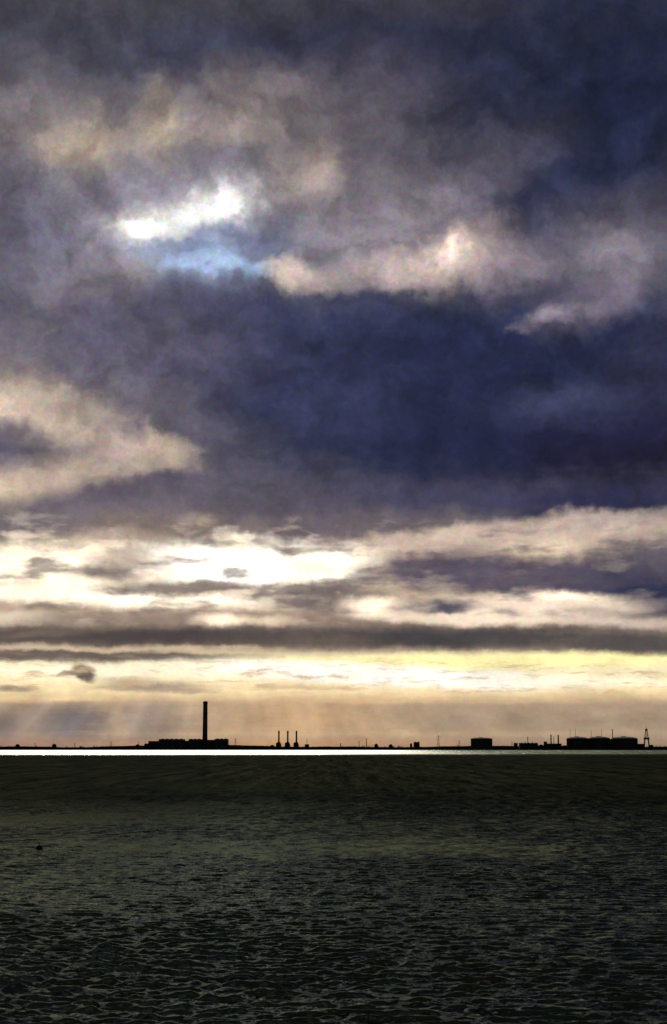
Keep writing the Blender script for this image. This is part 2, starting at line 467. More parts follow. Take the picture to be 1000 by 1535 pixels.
class MB:
    def __init__(s):
        s.bm = bmesh.new()
    def box(s, x0, x1, y0, y1, z0, z1, bevel=0.0):
        r = bmesh.ops.create_cube(s.bm, size=1.0)
        for v in r['verts']:
            v.co = Vector(((x0 + x1) / 2 + v.co.x * (x1 - x0), (y0 + y1) / 2 + v.co.y * (y1 - y0), (z0 + z1) / 2 + v.co.z * (z1 - z0)))
        if bevel:
            ed = {e for v in r['verts'] for e in v.link_edges}
            bmesh.ops.bevel(s.bm, geom=list(ed), offset=bevel, segments=2, affect='EDGES')
        return s
    def lathe(s, prof, seg=32, c=(0, 0, 0)):
        rings = []
        for r, z in prof:
            if r <= 1e-6:
                rings.append([s.bm.verts.new((c[0], c[1], c[2] + z))])
            else:
                rings.append([s.bm.verts.new((c[0] + r * math.cos(2 * math.pi * i / seg), c[1] + r * math.sin(2 * math.pi * i / seg), c[2] + z)) for i in range(seg)])
        for A, B in zip(rings, rings[1:]):
            for i in range(seg):
                j = (i + 1) % seg
                if len(A) == 1 and len(B) == 1: continue
                if len(A) == 1: s.bm.faces.new((A[0], B[j], B[i]))
                elif len(B) == 1: s.bm.faces.new((A[i], A[j], B[0]))
                else: s.bm.faces.new((A[i], A[j], B[j], B[i]))
        for ring, rev in ((rings[0], True), (rings[-1], False)):
            if len(ring) > 2:
                s.bm.faces.new(ring[::-1] if rev else ring)
        return s
    def bar(s, a, b, r):
        a, b = Vector(a), Vector(b)
        d = b - a
        q = d.to_track_quat('Z', 'Y')
        ra = []
        for p in (a, b):
            ra.append([s.bm.verts.new(p + q @ Vector((r * math.cos(k * math.pi / 2 + .785), r * math.sin(k * math.pi / 2 + .785), 0))) for k in range(4)])
        for i in range(4):
            j = (i + 1) % 4
            s.bm.faces.new((ra[0][i], ra[0][j], ra[1][j], ra[1][i]))
        s.bm.faces.new(ra[0][::-1]); s.bm.faces.new(ra[1])
        return s
    def prism(s, pts, y0, y1):
        """outline in x,z extruded from y0 to y1"""
        A = [s.bm.verts.new((x, y0, z)) for x, z in pts]
        B = [s.bm.verts.new((x, y1, z)) for x, z in pts]
        n = len(pts)
        for i in range(n):
            j = (i + 1) % n
            s.bm.faces.new((A[i], A[j], B[j], B[i]))
        s.bm.faces.new(A[::-1]); s.bm.faces.new(B)
        return s
    def build(s, name, mat, parent=None, smooth=False):
        bmesh.ops.recalc_face_normals(s.bm, faces=s.bm.faces)
        me = bpy.data.meshes.new(name)
        s.bm.to_mesh(me); s.bm.free()
        me.materials.append(mat)
        if smooth:
            for p in me.polygons: p.use_smooth = True
            try: me.set_sharp_from_angle(angle=R(35))
            except Exception: pass
        o = bpy.data.objects.new(name, me)
        COL.objects.link(o)
        if parent: o.parent = parent
        return o

def tag(o, label=None, cat=None, group=None, kind=None):
    for k, v in (('label', label), ('category', cat), ('group', group), ('kind', kind)):
        if v: o[k] = v
    return o

def thing(name, label, cat, loc=(0, 0, 0), group=None):
    o = bpy.data.objects.new(name, None)
    COL.objects.link(o); o.location = loc
    return tag(o, label, cat, group)

def copy_tree(o, parent=None):
    c = o.copy(); COL.objects.link(c); c.parent = parent
    for ch in list(o.children): copy_tree(ch, c)
    return c

SHORE = 8500.0
PX = SHORE / F_PX                  # metres for a photo pixel on the far shore
LAND_Z = 3.0
def X(px, y=SHORE):                # world x of something seen at photo column px, at distance y
    # pixel columns run a little wider below the optical axis of the tilted camera
    d = direction(px, HORIZON)
    return d.x / d.y * y
def H(py, y=SHORE + 60):           # height above the water of something seen at photo row py
    d = direction(500, py)
    return CAM_H + d.z / d.y * y

# ================================================================= the water
rng = np.random.default_rng(7)
def water():
    # rings grow with distance, spokes are dense where the camera looks
    r = [2.0]
    while r[-1] < 70: r.append(r[-1] * 1.10)
    while r[-1] < 900: r.append(r[-1] * (1 + max(0.0018, 0.0000030 * r[-1])))
    while r[-1] < 12000: r.append(r[-1] * 1.012)
    while r[-1] < 90000: r.append(r[-1] * 1.25)
    r = np.array(r)
    dense = np.linspace(-14.5, 14.5, 760)
    side = np.linspace(14.5, 345.5, 90)[1:-1]
    th = np.radians(np.concatenate([dense, side]))
    nr, na = len(r), len(th)
    RR, TT = np.meshgrid(r, th, indexing='ij')
    Xc, Yc = RR * np.sin(TT), RR * np.cos(TT)
    Z = np.zeros_like(Xc)
    dr = np.gradient(r)[:, None]
    da = np.where(np.abs(np.degrees(TT)) <= 14.6, np.radians(29 / 759), np.radians(3.7))
    step = np.maximum(dr, RR * da)
    # gusts change how rough the sea is from place to place
    gust = 1 + 0.35 * np.sin(Xc * .021 + Yc * .013 + 1.3) + 0.25 * np.sin(Xc * .05 - Yc * .031) + .2 * np.sin(Yc * .07 + Xc * .017)
    for i in range(150):
        lam = 0.34 * (3.6 / 0.34) ** (rng.random() ** 1.2)
        ang = rng.normal(math.pi * 0.5, 0.50)      # chop running mostly towards or away from us
        k = 2 * math.pi / lam
        amp = 0.0066 * lam ** 0.74 * rng.uniform(.5, 1.2)
        ph = rng.uniform(0, 6.28)
        fade = np.clip((lam / step - 2.2) / 2.0, 0, 1)
        arg = (Xc * math.cos(ang) + Yc * math.sin(ang)) * k + ph
        s = np.sin(arg)
        Z += amp * fade * s * 1.15
    Z *= gust
    co = np.stack([Xc, Yc, Z], -1).reshape(-1, 3)
    ia = np.arange(nr - 1)[:, None] * na
    ja = np.arange(na)[None, :]
    jb = (ja + 1) % na
    quads = np.stack([ia + ja, ia + na + ja, ia + na + jb, ia + jb], -1).reshape(-1, 4)
    # close the centre under the camera
    co = np.vstack([co, [[0, 0, 0]]])
    c = len(co) - 1
    tris = np.stack([np.full(na, c), np.arange(na), (np.arange(na) + 1) % na], -1)
    me = bpy.data.meshes.new('water')
    nl = quads.size + tris.size
    me.vertices.add(len(co)); me.vertices.foreach_set('co', co.astype(np.float32).ravel())
    me.loops.add(nl); me.loops.foreach_set('vertex_index', np.concatenate([quads.ravel(), tris.ravel()]).astype(np.int32))
    me.polygons.add(len(quads) + len(tris))
    me.polygons.foreach_set('loop_start', np.concatenate([np.arange(len(quads)) * 4, quads.size + np.arange(len(tris)) * 3]).astype(np.int32))
    me.polygons.foreach_set('use_smooth', np.ones(len(quads) + len(tris), dtype=bool))
    me.update(calc_edges=True); me.validate()
    o = bpy.data.objects.new('water', me); COL.objects.link(o)
    tag(o, kind='structure')
    m = bpy.data.materials.new('estuary_water')
    t, n, l, b = nodes_of(m)
    def nd(ty, **kw):
        q = n.new(ty)
        for kk, vv in kw.items(): setattr(q, kk, vv)
        return q
    g = nd('ShaderNodeNewGeometry')
    sp = nd('ShaderNodeSeparateXYZ'); l.new(g.outputs['Position'], sp.inputs[0])
    def mapped(sc):
        mp = nd('ShaderNodeMapping'); mp.inputs['Scale'].default_value = sc
        l.new(g.outputs['Position'], mp.inputs[0]); return mp.outputs[0]
    def nz(v, s, d=4, ro=.55):
        q = nd('ShaderNodeTexNoise'); q.inputs['Scale'].default_value = s; q.inputs['Detail'].default_value = d
        q.inputs['Roughness'].default_value = ro; l.new(v, q.inputs['Vector']); return q
    # sunlit strip under the far shore, painted in as stronger reflection; its near edge wanders
    wand = nz(mapped((.002, .0005, 1)), 1.0, 3)
    ma = nd('ShaderNodeMath', operation='MULTIPLY_ADD'); ma.inputs[1].default_value = 500; l.new(wand.outputs['Fac'], ma.inputs[0]); l.new(sp.outputs[1], ma.inputs[2])
    lit_strip = nd('ShaderNodeMapRange', interpolation_type='SMOOTHSTEP'); l.new(ma.outputs[0], lit_strip.inputs[0])
    lit_strip.inputs[1].default_value = 2950; lit_strip.inputs[2].default_value = 4200
    # murky green-brown, with dark and light wave streaks painted into the colour
    wave_mottle = nz(mapped((.09, .009, 1)), 1.0, 8, .78)
    fine = nz(mapped((.55, .5, 1)), 1.0, 5, .7)
    rp = nd('ShaderNodeValToRGB')
    rp.color_ramp.elements[0].position = .40; rp.color_ramp.elements[0].color = (.003, .006, .009, 1)
    rp.color_ramp.elements[1].position = .62; rp.color_ramp.elements[1].color = (.038, .056, .026, 1)
    mxn = nd('ShaderNodeMath', operation='MULTIPLY_ADD'); l.new(fine.outputs['Fac'], mxn.inputs[0]); mxn.inputs[1].default_value = .38
    sb = nd('ShaderNodeMath', operation='MULTIPLY'); l.new(wave_mottle.outputs['Fac'], sb.inputs[0]); sb.inputs[1].default_value = .62
    l.new(sb.outputs[0], mxn.inputs[2]); l.new(mxn.outputs[0], rp.inputs[0])
    hue = nz(mapped((.35, .12, 1)), 1.0, 7, .8)
    hv = nd('ShaderNodeMix', data_type='RGBA', blend_type='LINEAR_LIGHT'); hv.inputs[0].default_value = .14
    l.new(rp.outputs[0], hv.inputs[6]); l.new(hue.outputs['Color'], hv.inputs[7])
    hmax = nd('ShaderNodeVectorMath', operation='MAXIMUM'); l.new(hv.outputs[2], hmax.inputs[0]); hmax.inputs[1].default_value = (.002, .003, .002)
    # the strip's brightness is painted down to the right, past a slanting line
    lim = nd('ShaderNodeMath', operation='MULTIPLY_ADD'); l.new(sp.outputs[1], lim.inputs[0]); lim.inputs[1].default_value = -0.045; l.new(sp.outputs[0], lim.inputs[2])
    side = nd('ShaderNodeMapRange', interpolation_type='SMOOTHSTEP'); l.new(lim.outputs[0], side.inputs[0])
    side.inputs[1].default_value = -260; side.inputs[2].default_value = 330; side.inputs[3].default_value = 1; side.inputs[4].default_value = .30
    cm = nd('ShaderNodeMath', operation='MULTIPLY'); l.new(lit_strip.outputs[0], cm.inputs[0]); l.new(side.outputs[0], cm.inputs[1])
    def along(a0, b0):
        q = nd('ShaderNodeMapRange'); l.new(cm.outputs[0], q.inputs[0]); q.inputs[3].default_value = a0; q.inputs[4].default_value = b0
        return q.outputs[0]
    # facets of the chop: a slope field in metres, so it does not flatten out with distance
    def vm(op, a, b=None, sc=None):
        q = nd('ShaderNodeVectorMath', operation=op)
        if isinstance(a, bpy.types.NodeSocket): l.new(a, q.inputs[0])
        else: q.inputs[0].default_value = a
        if b is not None:
            if isinstance(b, bpy.types.NodeSocket): l.new(b, q.inputs[1])
            else: q.inputs[1].default_value = b
        if sc is not None:
            if isinstance(sc, bpy.types.NodeSocket): l.new(sc, q.inputs['Scale'])
            else: q.inputs['Scale'].default_value = sc
        return q.outputs[0]
    # reflection turned down by distance, so the far water stays dark
    caps = nd('ShaderNodeMapRange', interpolation_type='SMOOTHSTEP'); l.new(sp.outputs[1], caps.inputs[0])
    caps.inputs[1].default_value = 80; caps.inputs[2].default_value = 520; caps.inputs[3].default_value = .31; caps.inputs[4].default_value = .04
    paws = nz(mapped((.13, .0045, 1)), 1.0, 7, .75)      # wind-roughened patches far out
    pw = nd('ShaderNodeMapRange'); l.new(paws.outputs['Fac'], pw.inputs[0]); pw.inputs[1].default_value = .35; pw.inputs[2].default_value = .65
    pw.inputs[3].default_value = .25; pw.inputs[4].default_value = 2.1; pw.clamp = False
    fw = nd('ShaderNodeMapRange', interpolation_type='SMOOTHSTEP'); l.new(sp.outputs[1], fw.inputs[0]); fw.inputs[1].default_value = 260; fw.inputs[2].default_value = 900
    pm = nd('ShaderNodeMix', data_type='FLOAT'); l.new(fw.outputs[0], pm.inputs[0]); pm.inputs[2].default_value = 1.0; l.new(pw.outputs[0], pm.inputs[3])
    cps = nd('ShaderNodeMath', operation='MULTIPLY'); l.new(caps.outputs[0], cps.inputs[0]); l.new(pm.outputs[0], cps.inputs[1])
    cap = nd('ShaderNodeMix', data_type='FLOAT'); l.new(cm.outputs[0], cap.inputs[0]); l.new(cps.outputs[0], cap.inputs[2]); cap.inputs[3].default_value = .6
    f1 = nz(mapped((3.0, 2.2, 1)), 1.0, 5, .7)
    f2 = nz(mapped((.40, .20, 1)), 1.0, 7, .75)
    f3 = nz(mapped((.03, .018, 1)), 1.0, 5, .6)
    f4 = nz(mapped((.42, .045, 1)), 1.0, 6, .75)       # rows of chop seen end on, far out
    f5 = nz(mapped((.16, .010, 1)), 1.0, 7, .8)
    fd = nd('ShaderNodeMapRange', interpolation_type='SMOOTHSTEP'); l.new(sp.outputs[1], fd.inputs[0]); fd.inputs[1].default_value = 150; fd.inputs[2].default_value = 600; fd.inputs[4].default_value = 1.6
    fe = nd('ShaderNodeMapRange', interpolation_type='SMOOTHSTEP'); l.new(sp.outputs[1], fe.inputs[0]); fe.inputs[1].default_value = 400; fe.inputs[2].default_value = 1400; fe.inputs[4].default_value = 1.8
    half = (.5, .5, .5)
    sl = vm('ADD', vm('SCALE', vm('SUBTRACT', f1.outputs['Color'], half), sc=1.5), vm('SCALE', vm('SUBTRACT', f2.outputs['Color'], half), sc=1.7))
    sl = vm('ADD', sl, vm('SCALE', vm('SUBTRACT', f3.outputs['Color'], half), sc=.5))
    sl = vm('ADD', sl, vm('SCALE', vm('SUBTRACT', f4.outputs['Color'], half), sc=fd.outputs[0]))
    sl = vm('ADD', sl, vm('SCALE', vm('SUBTRACT', f5.outputs['Color'], half), sc=fe.outputs[0]))
    sl = vm('MULTIPLY', sl, (1.0, 1.0, 0.0))
    near = nd('ShaderNodeMapRange'); l.new(sp.outputs[1], near.inputs[0])
    near.inputs[1].default_value = 80; near.inputs[2].default_value = 700; near.inputs[3].default_value = .55; near.inputs[4].default_value = 1.0
    sl = vm('SCALE', vm('SCALE', sl, sc=near.outputs[0]), sc=along(1.0, .45))
    nn = vm('NORMALIZE', vm('ADD', g.outputs['Normal'], sl))
    gl = nd('ShaderNodeBsdfGlossy'); l.new(along(.11, .50), gl.inputs['Roughness']); l.new(nn, gl.inputs['Normal'])
    gc = nd('ShaderNodeMix', data_type='RGBA'); l.new(cm.outputs[0], gc.inputs[0])
    gc.inputs[6].default_value = (.58, .72, .56, 1); gc.inputs[7].default_value = (1, 1, 1, 1)
    l.new(gc.outputs[2], gl.inputs['Color'])
    fr = nd('ShaderNodeFresnel'); fr.inputs['IOR'].default_value = 1.333; l.new(nn, fr.inputs['Normal'])
    # a choppy sea never mirrors fully at grazing angles: the cap holds reflection to a set level
    fm = nd('ShaderNodeMath', operation='MINIMUM'); l.new(fr.outputs[0], fm.inputs[0]); l.new(cap.outputs[0], fm.inputs[1])
    df = nd('ShaderNodeBsdfDiffuse'); l.new(hmax.outputs[0], df.inputs['Color'])
    mx = nd('ShaderNodeMixShader'); l.new(fm.outputs[0], mx.inputs[0]); l.new(df.outputs[0], mx.inputs[1]); l.new(gl.outputs[0], mx.inputs[2])
    n.remove(b)
    l.new(mx.outputs[0], n['Material Output'].inputs['Surface'])
    me.materials.append(m)
water()

# ================================================================= added cloud deck, out of view, for shade
def shade_deck():
    """unseen cloud sheet added to shade the near water; the sun falls past its far edge on the far strip"""
    alt = 6000.0
    run = alt / math.tan(R(SUN_EL))
    dx = run * math.sin(R(SUN_AZ)); dyy = run * math.cos(R(SUN_AZ))
    nx, ny = 90, 60
    bm = bmesh.new()
    grid = []
    for s_, thick in ((0, 0), (1, 1)):
        rows = []
        for j in range(ny + 1):
            row = []
            v = j / ny
            for i in range(nx + 1):
                tt = -1 + 2 * i / nx
                x = 9000 * (0.12 * tt + 0.88 * tt ** 3)
                # the shade ends 2.1 km out on the left, further out on the right
                far = 3150 + 150 * math.sin(x * .0045 + .6) + 70 * math.sin(x * .017) + 40 * math.sin(x * .041) + 1500 / (1 + math.exp(-(x - 900) / 350))
                y = -5000 + (far + 5000) * v
                puff = math.sin(x * .0012 + v * 9) * math.cos(v * 23 + x * .0007) * 120 + random.Random(i * 977 + j * 31).uniform(-40, 40)
                th = 500 * min(1, (1 - v) * 6) * min(1, v * 6) * min(1, i / 8, (nx - i) / 8)
                z = alt + (puff * min(1, (1 - v) * 12) if not s_ else puff * min(1, (1 - v) * 12) + th + 6)
                row.append(bm.verts.new((x + dx, y + dyy, z)))
            rows.append(row)
        grid.append(rows)
    for s_, rows in enumerate(grid):
        for j in range(ny):
            for i in range(nx):
                f = (rows[j][i], rows[j][i + 1], rows[j + 1][i + 1], rows[j + 1][i])
                bm.faces.new(f if s_ else f[::-1])
    a, b = grid
    for j in range(ny):
        bm.faces.new((a[j][0], a[j + 1][0], b[j + 1][0], b[j][0])); bm.faces.new((a[j][nx], b[j][nx], b[j + 1][nx], a[j + 1][nx]))
    for i in range(nx):
        bm.faces.new((a[0][i], b[0][i], b[0][i + 1], a[0][i + 1])); bm.faces.new((a[ny][i], a[ny][i + 1], b[ny][i + 1], b[ny][i]))
    mb = MB(); mb.bm.free(); mb.bm = bm
    o = mb.build('shade_cloud', material('shade_cloud', (.5, .5, .52), 1, scale=.001, var=.15, spec=0), None, True)
    tag(o, kind='structure')
shade_deck()

# ================================================================= the far shore
def shore():
    rnd = random.Random(3)
    n = 700
    xs = [-4200 + 8400 * i / n for i in range(n + 1)]
    bm = bmesh.new()
    rows = []
    prof = [(-40, -1.5), (-12, .6), (0, 2.4), (30, 3.0), (320, 4.0), (900, 11.5), (1600, 20.0), (3000, 20.0), (9000, 10), (60000, -2)]
    ph = [rnd.uniform(0, 6.28) for _ in range(6)]
    for dy, z in prof:
        row = []
        for x in xs:
            e = 26 * math.sin(x * .0021 + ph[0]) + 12 * math.sin(x * .008 + ph[1])
            zz = z
            if dy >= 0: zz += 1.2 * math.sin(x * .013 + ph[2]) + .8 * math.sin(x * .04 + ph[3]) + rnd.uniform(-.4, .6)
            if dy >= 900: zz += 4 * math.sin(x * .0037 + ph[4]) + 2.5 * math.sin(x * .011 + ph[5])
            row.append(bm.verts.new((x * (1 + max(0, dy - 400) / SHORE * 1.3), SHORE + dy + (e if dy < 400 else 0), zz)))
        rows.append(row)
    for a, b in zip(rows, rows[1:]):
        for i in range(n):
            bm.faces.new((a[i], a[i + 1], b[i + 1], b[i]))
    mb = MB(); mb.bm.free(); mb.bm = bm
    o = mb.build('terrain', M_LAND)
    tag(o, kind='structure')
shore()

def scrub():
    """the low woodland along the far shore reads as one mass: leaf clumps on stems"""
    rnd = random.Random(11)
    bm = bmesh.new()
    def hgt(px):      # crown height profile in photo pixels above the land
        v = 3.2 + 1.3 * math.sin(px * .77) * math.sin(px * .19 + 1) + .9 * math.sin(px * .045 + 1) + .7 * math.sin(px * .13) + .5 * math.sin(px * .31 + 2)
        for c, w, a in ((26, 5, 2.2), (52, 5, 2.0), (80, 6, 2.6), (35, 14, 1), (124, 5, 1.2), (143, 4, 1.3), (392, 25, 1.5), (525, 6, 1.4), (565, 5, 2.5), (585, 6, 2), (600, 3, 2.4), (648, 6, 1.4), (686, 5, 1.5), (480, 12, 1), (512, 4, 2.2), (990, 12, 1.5)):
            v += a * math.exp(-((px - c) / w) ** 2)
        return max(v, 1.0)
    px = -60.0
    while px < 1060:
        y = SHORE + rnd.uniform(40, 260)
        x = X(px, y)
        h = 2.5 + hgt(px) * PX * rnd.uniform(.55, 1.15)
        rad = rnd.uniform(2.5, 6.5)
        # trunk
        z0 = 2.0
        mbv = [bm.verts.new((x + dx, y + dy, zz)) for zz, w in ((z0, .5), (z0 + h * .6, .25)) for dx, dy in ((-w, -w), (w, -w), (w, w), (-w, w))]
        for i in range(4):
            j = (i + 1) % 4
            bm.faces.new((mbv[i], mbv[j], mbv[4 + j], mbv[4 + i]))
        for k in range(46):
            u = Vector((rnd.gauss(0, 1), rnd.gauss(0, 1), rnd.gauss(0, 1))).normalized() * rnd.random() ** .45
            c = Vector((x + u.x * rad, y + u.y * rad, z0 + h * .55 + u.z * h * .48))
            s = rnd.uniform(.7, 1.9)
            a = Vector((rnd.uniform(-1, 1), rnd.uniform(-1, 1), rnd.uniform(-1, 1))).normalized()
            b = a.orthogonal().normalized(); d = a.cross(b)
            vs = [bm.verts.new(c + b * s * math.cos(t) + d * s * math.sin(t)) for t in (0, 2.0, 4.1)]
            bm.faces.new(vs)
        px += rnd.uniform(.3, .8)
    mb = MB(); mb.bm.free(); mb.bm = bm
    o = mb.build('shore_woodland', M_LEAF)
    tag(o, 'low dark scrub and trees lining the whole far shore', 'woodland', kind='stuff')
scrub()

def base(px, dy=60):
    return (X(px, SHORE + dy), SHORE + dy, LAND_Z)
def hz(py, dy=60):                 # height above LAND_Z
    return H(py, SHORE + dy) - LAND_Z
def wpx(p, dy=60):
    return p * (SHORE + dy) / F_PX

# ---- power station and its chimney
def power_station():
    dy = 60
    o = base(280, dy)
    t = thing('power_station', 'long stepped black power station at the foot of the tallest chimney', 'power station', o)
    q = lambda px: X(px, SHORE + dy) - o[0]
    z = lambda py: hz(py, dy)
    def part(name, x0, x1, top, y0, y1, mat=M_CLAD, bev=1.2, windows=0):
        p = MB().box(q(x0), q(x1), y0, y1, -3, z(top), bev).build(name, mat, t)
        if windows:
            n = windows; w = (q(x1) - q(x0)) / (n * 1.6)
            for i in range(n):
                cx = q(x0) + (q(x1) - q(x0)) * (i + .5) / n
                MB().box(cx - w / 2, cx + w / 2, y0 - .25, y0 + .5, z(top) * .35, z(top) * .8).build('window', M_GLASS, p)
        return p
    part('annexe', 216.5, 222.6, 1114.6, -10, 60, M_BRICK, windows=3)
    part('workshop', 222.7, 238.4, 1110.8, -14, 70, M_BRICK, windows=6)
    bh = part('boiler_house', 238.5, 275.5, 1108.0, -25, 90, M_CLAD, windows=8)
    part('link_block', 275.6, 282.8, 1110.4, -8, 80, M_CONC, windows=2)
    b2 = part('boiler_house', 282.9, 302.4, 1108.2, -25, 90, M_CLAD, windows=5)
    part('link_block', 302.5, 321.8, 1109.0, -6, 34, M_CONC, windows=4)
    b3 = part('turbine_hall', 321.9, 341.2, 1107.8, -25, 90, M_CLAD, windows=5)
    part('gatehouse', 341.3, 345.5, 1116.6, -8, 30, M_BRICK, windows=2)
    for b, xs, tp in ((bh, (243, 250, 257, 264, 271), 1108.0), (b2, (286, 292, 298), 1108.2), (b3, (326, 332, 338), 1107.8)):
        for x in xs:
            MB().box(q(x) - 7, q(x) + 6, 5, 50, z(tp) - .3, z(tp) + 2.6, .8).build('roof_vent', M_STEEL, b)
    for x, tp, r in ((218.2, 1106.8, .9), (280.3, 1103.3, .8), (236, 1107.0, .6)):
        MB().lathe([(r, 0), (r * .5, z(tp))], 8, (q(x), 10, 0)).build('mast', M_STEEL, t)
power_station()

def tall_chimney():
    dy = 130
    o = base(307.2, dy)
    t = thing('tall_chimney', 'tallest chimney on the far shore, rising above the power station', 'chimney', o)
    z = lambda py: hz(py, dy)
    r = wpx(3.75, dy)
    top = z(1051.2)
    MB().lathe([(r * 1.04, -3), (r * 1.0, top * .2), (r * .92, top * .6), (r * .88, top - 14), (r * .88, top - 13)], 48).build('shaft', M_CONC, t, True)
    MB().lathe([(r * .90, top - 13.1), (r * .94, top - 12), (r * .94, top - 3), (r * .80, top - 1), (r * .76, top - 1), (r * .74, top - 8), (0, top - 9)], 48).build('cap', M_STEEL, t, True)
    for zz in (top * .25, top * .5, top * .75):
        MB().lathe([(r * .93, zz), (r * 1.07, zz + .2), (r * 1.07, zz + 1.5), (r * .9, zz + 1.7)], 48).build('walkway', M_STEEL, t, True)
    for k in range(4):
        a = k * math.pi / 2 + .5
        MB().lathe([(2.3, top - 9), (2.3, top + .6), (1.9, top + .6), (1.9, top - 3), (0, top - 3)], 16, (r * .42 * math.cos(a), r * .42 * math.sin(a), 0)).build('flue', M_STEEL, t, True)
    MB().box(-r * 1.5, r * 1.5, -r * 1.2, r * 1.2, -3, 12, .8).build('plinth', M_CONC, t)
tall_chimney()

# ---- three stacks with their boiler blocks
def stack_unit():
    dy = 60
    t = thing('stack_unit', '', 'chimney', base(418, dy), 'three matching slim stacks in a row')
    z = lambda py: hz(py, dy)
    w = lambda p: wpx(p, dy)
    top = z(1095.4)
    MB().lathe([(w(1.45), -3), (w(1.25), top * .5), (w(1.15), top), (w(.8), top), (w(.8), top - 6), (0, top - 6)], 24).build('shaft', M_CONC, t, True)
    MB().lathe([(w(1.1), top - 9), (w(1.55), top - 8.7), (w(1.55), top - 6.5), (w(1.1), top - 6.2)], 24).build('collar', M_STEEL, t, True)
    h = MB().box(w(-4.4), w(3.2), 8, 60, -3, z(1115), .8).build('boiler_block', M_CLAD, t)
    MB().box(w(-2.6), w(2.4), 14, 50, z(1115) - .3, z(1112.6), .8).build('penthouse', M_CLAD, h)
    MB().prism([(w(-4.4), z(1116.5)), (w(-4.4), z(1114)), (w(-1.2), z(1112)), (w(-1.2), z(1116.5))], 2, 8.2).build('duct', M_STEEL, t)
    return t
u = stack_unit()
u['label'] = 'left one of the three matching slim black chimneys'
for px, lb in ((431.4, 'middle one of the three matching slim black chimneys'), (444.4, 'right one of the three matching slim black chimneys')):
    c = copy_tree(u); c.location = base(px, 60); c['label'] = lb

# ---- storage tanks
def tank(px, wp, side, peak, label, dy=60, rail=True, masts=()):
    t = thing('storage_tank', label, 'storage tank', base(px, dy))
    z = lambda py: hz(py, dy)
    r = wpx(wp / 2, dy)
    zs, zp = z(side), z(peak)
    MB().lathe([(r * 1.02, -3), (r * 1.02, 2), (r, 2.1), (r, zs - 2.2), (r * 1.012, zs - 2), (r * 1.012, zs)], 64).build('tank_wall', M_CONC, t, True)
    prof = [(r * 1.0, zs + .02)] + [(r * math.cos(a), zs + .02 + (zp - zs) * math.sin(a)) for a in [i * math.pi / 20 for i in range(1, 10)]] + [(0, zp)]
    rf = MB().lathe(prof, 64).build('dome_roof', M_CONC, t, True)
    if rail:
        mb = MB()
        for i in range(48):
            a = i * 2 * math.pi / 48; b = (i + 1) * 2 * math.pi / 48
            p = Vector((r * math.cos(a), r * math.sin(a), zs)); p2 = Vector((r * math.cos(b), r * math.sin(b), zs))
            mb.bar(p, p + Vector((0, 0, 1.6)), .12); mb.bar(p + Vector((0, 0, 1.6)), p2 + Vector((0, 0, 1.6)), .12)
        mb.build('railing', M_STEEL, rf)
    # pump platform and stair
    MB().box(-r * .25, r * .1, -r * .3, 0, zp - 1.5, zp + 1.6, .3).build('pump_platform', M_STEEL, t)
    mb = MB()
    prev = None
    for i in range(25):
        a0 = -1.9 + i * .045; z0 = zs * i / 24
        ring = [mb.bm.verts.new((rr * math.cos(a0), rr * math.sin(a0), z0 + dz)) for rr, dz in ((r + .1, 0), (r + 2.2, 0), (r + 2.2, 1.2), (r + .1, 1.2))]
        if prev:
            for k in range(4):
                mb.bm.faces.new((prev[k], prev[(k + 1) % 4], ring[(k + 1) % 4], ring[k]))
        else: mb.bm.faces.new(ring)
        prev = ring
    mb.bm.faces.new(prev[::-1])
    mb.build('stair', M_STEEL, t)
    for mx, tp in masts:
        xx = X(mx, SHORE + dy) - t.location.x
        vent = MB().lathe([(1.15, zs - 8), (1.0, zs + 4), (.75, z(tp))], 10, (xx, 0, 0))
        vent.build('vent_mast', M_STEEL, t, True)
    return t
tank(722, 32, 1107.6, 1105.6, 'squat flat-topped tank standing alone between the pylon and the jetty works', masts=((711.7, 1104.4),))
tank(866, 32.5, 1107.6, 1104.4, 'domed tank with two thin masts, leftmost of the joined group', 70, masts=((855, 1092.5), (863.2, 1093)))
tank(898.5, 32, 1107.4, 1104.0, 'middle domed tank of the joined group, two masts on its roof', 95, masts=((886.8, 1094.5), (902.3, 1093)))
tank(936.3, 39, 1107.6, 1104.2, 'widest domed tank, right end of the joined group beside the lattice tower', 60)

def vent_stack(px, tp, wp, label, group=None, dy=60, mat=M_STEEL, guys=False):
    t = thing('vent_stack', label, 'stack', base(px, dy), group)
    top = hz(tp, dy); w = wpx(wp / 2, dy)
    MB().lathe([(w * 1.25, -3), (w, top * .3), (w * .85, top - 3)], 16).build('shaft', mat, t, True)
    MB().lathe([(w * .8, top - 3.1), (w * 1.15, top - 2.6), (w * 1.15, top - .4), (w * .7, top)], 16).build('cap', mat, t, True)
    MB().box(-w * 2, w * 2, -w * 2, w * 2, -3, 3, .3).build('footing', M_CONC, t)
    if guys:
        mb = MB()
        for k in range(3):
            a = k * 2.094 + .4
            mb.bar((0, 0, top * .7), (top * .35 * math.cos(a), top * .35 * math.sin(a), 0), .12)
        mb.build('guy_wire', M_STEEL, t)
    return t
vent_stack(918.8, 1093.0, 1.3, 'thin mast between the middle and the widest domed tanks', guys=True)
vent_stack(826.3, 1101.2, 2.0, 'thicker left stack of the pair before the domed tanks')
vent_stack(830.4, 1104.0, .9, 'thinnest shortest stack, between the two dark stacks', dy=300)
vent_stack(837.2, 1101.6, 2.3, 'right dark stack of the pair, nearest the domed tanks')
vent_stack(791.4, 1104.6, 1.2, 'slim mast rising from the low refinery sheds', guys=True)
vent_stack(767.6, 1111.6, .8, 'short thin mast just left of the low refinery sheds')
vent_stack(460.2, 1107.8, .8, 'thin mast on the small cabin right of the three stacks')
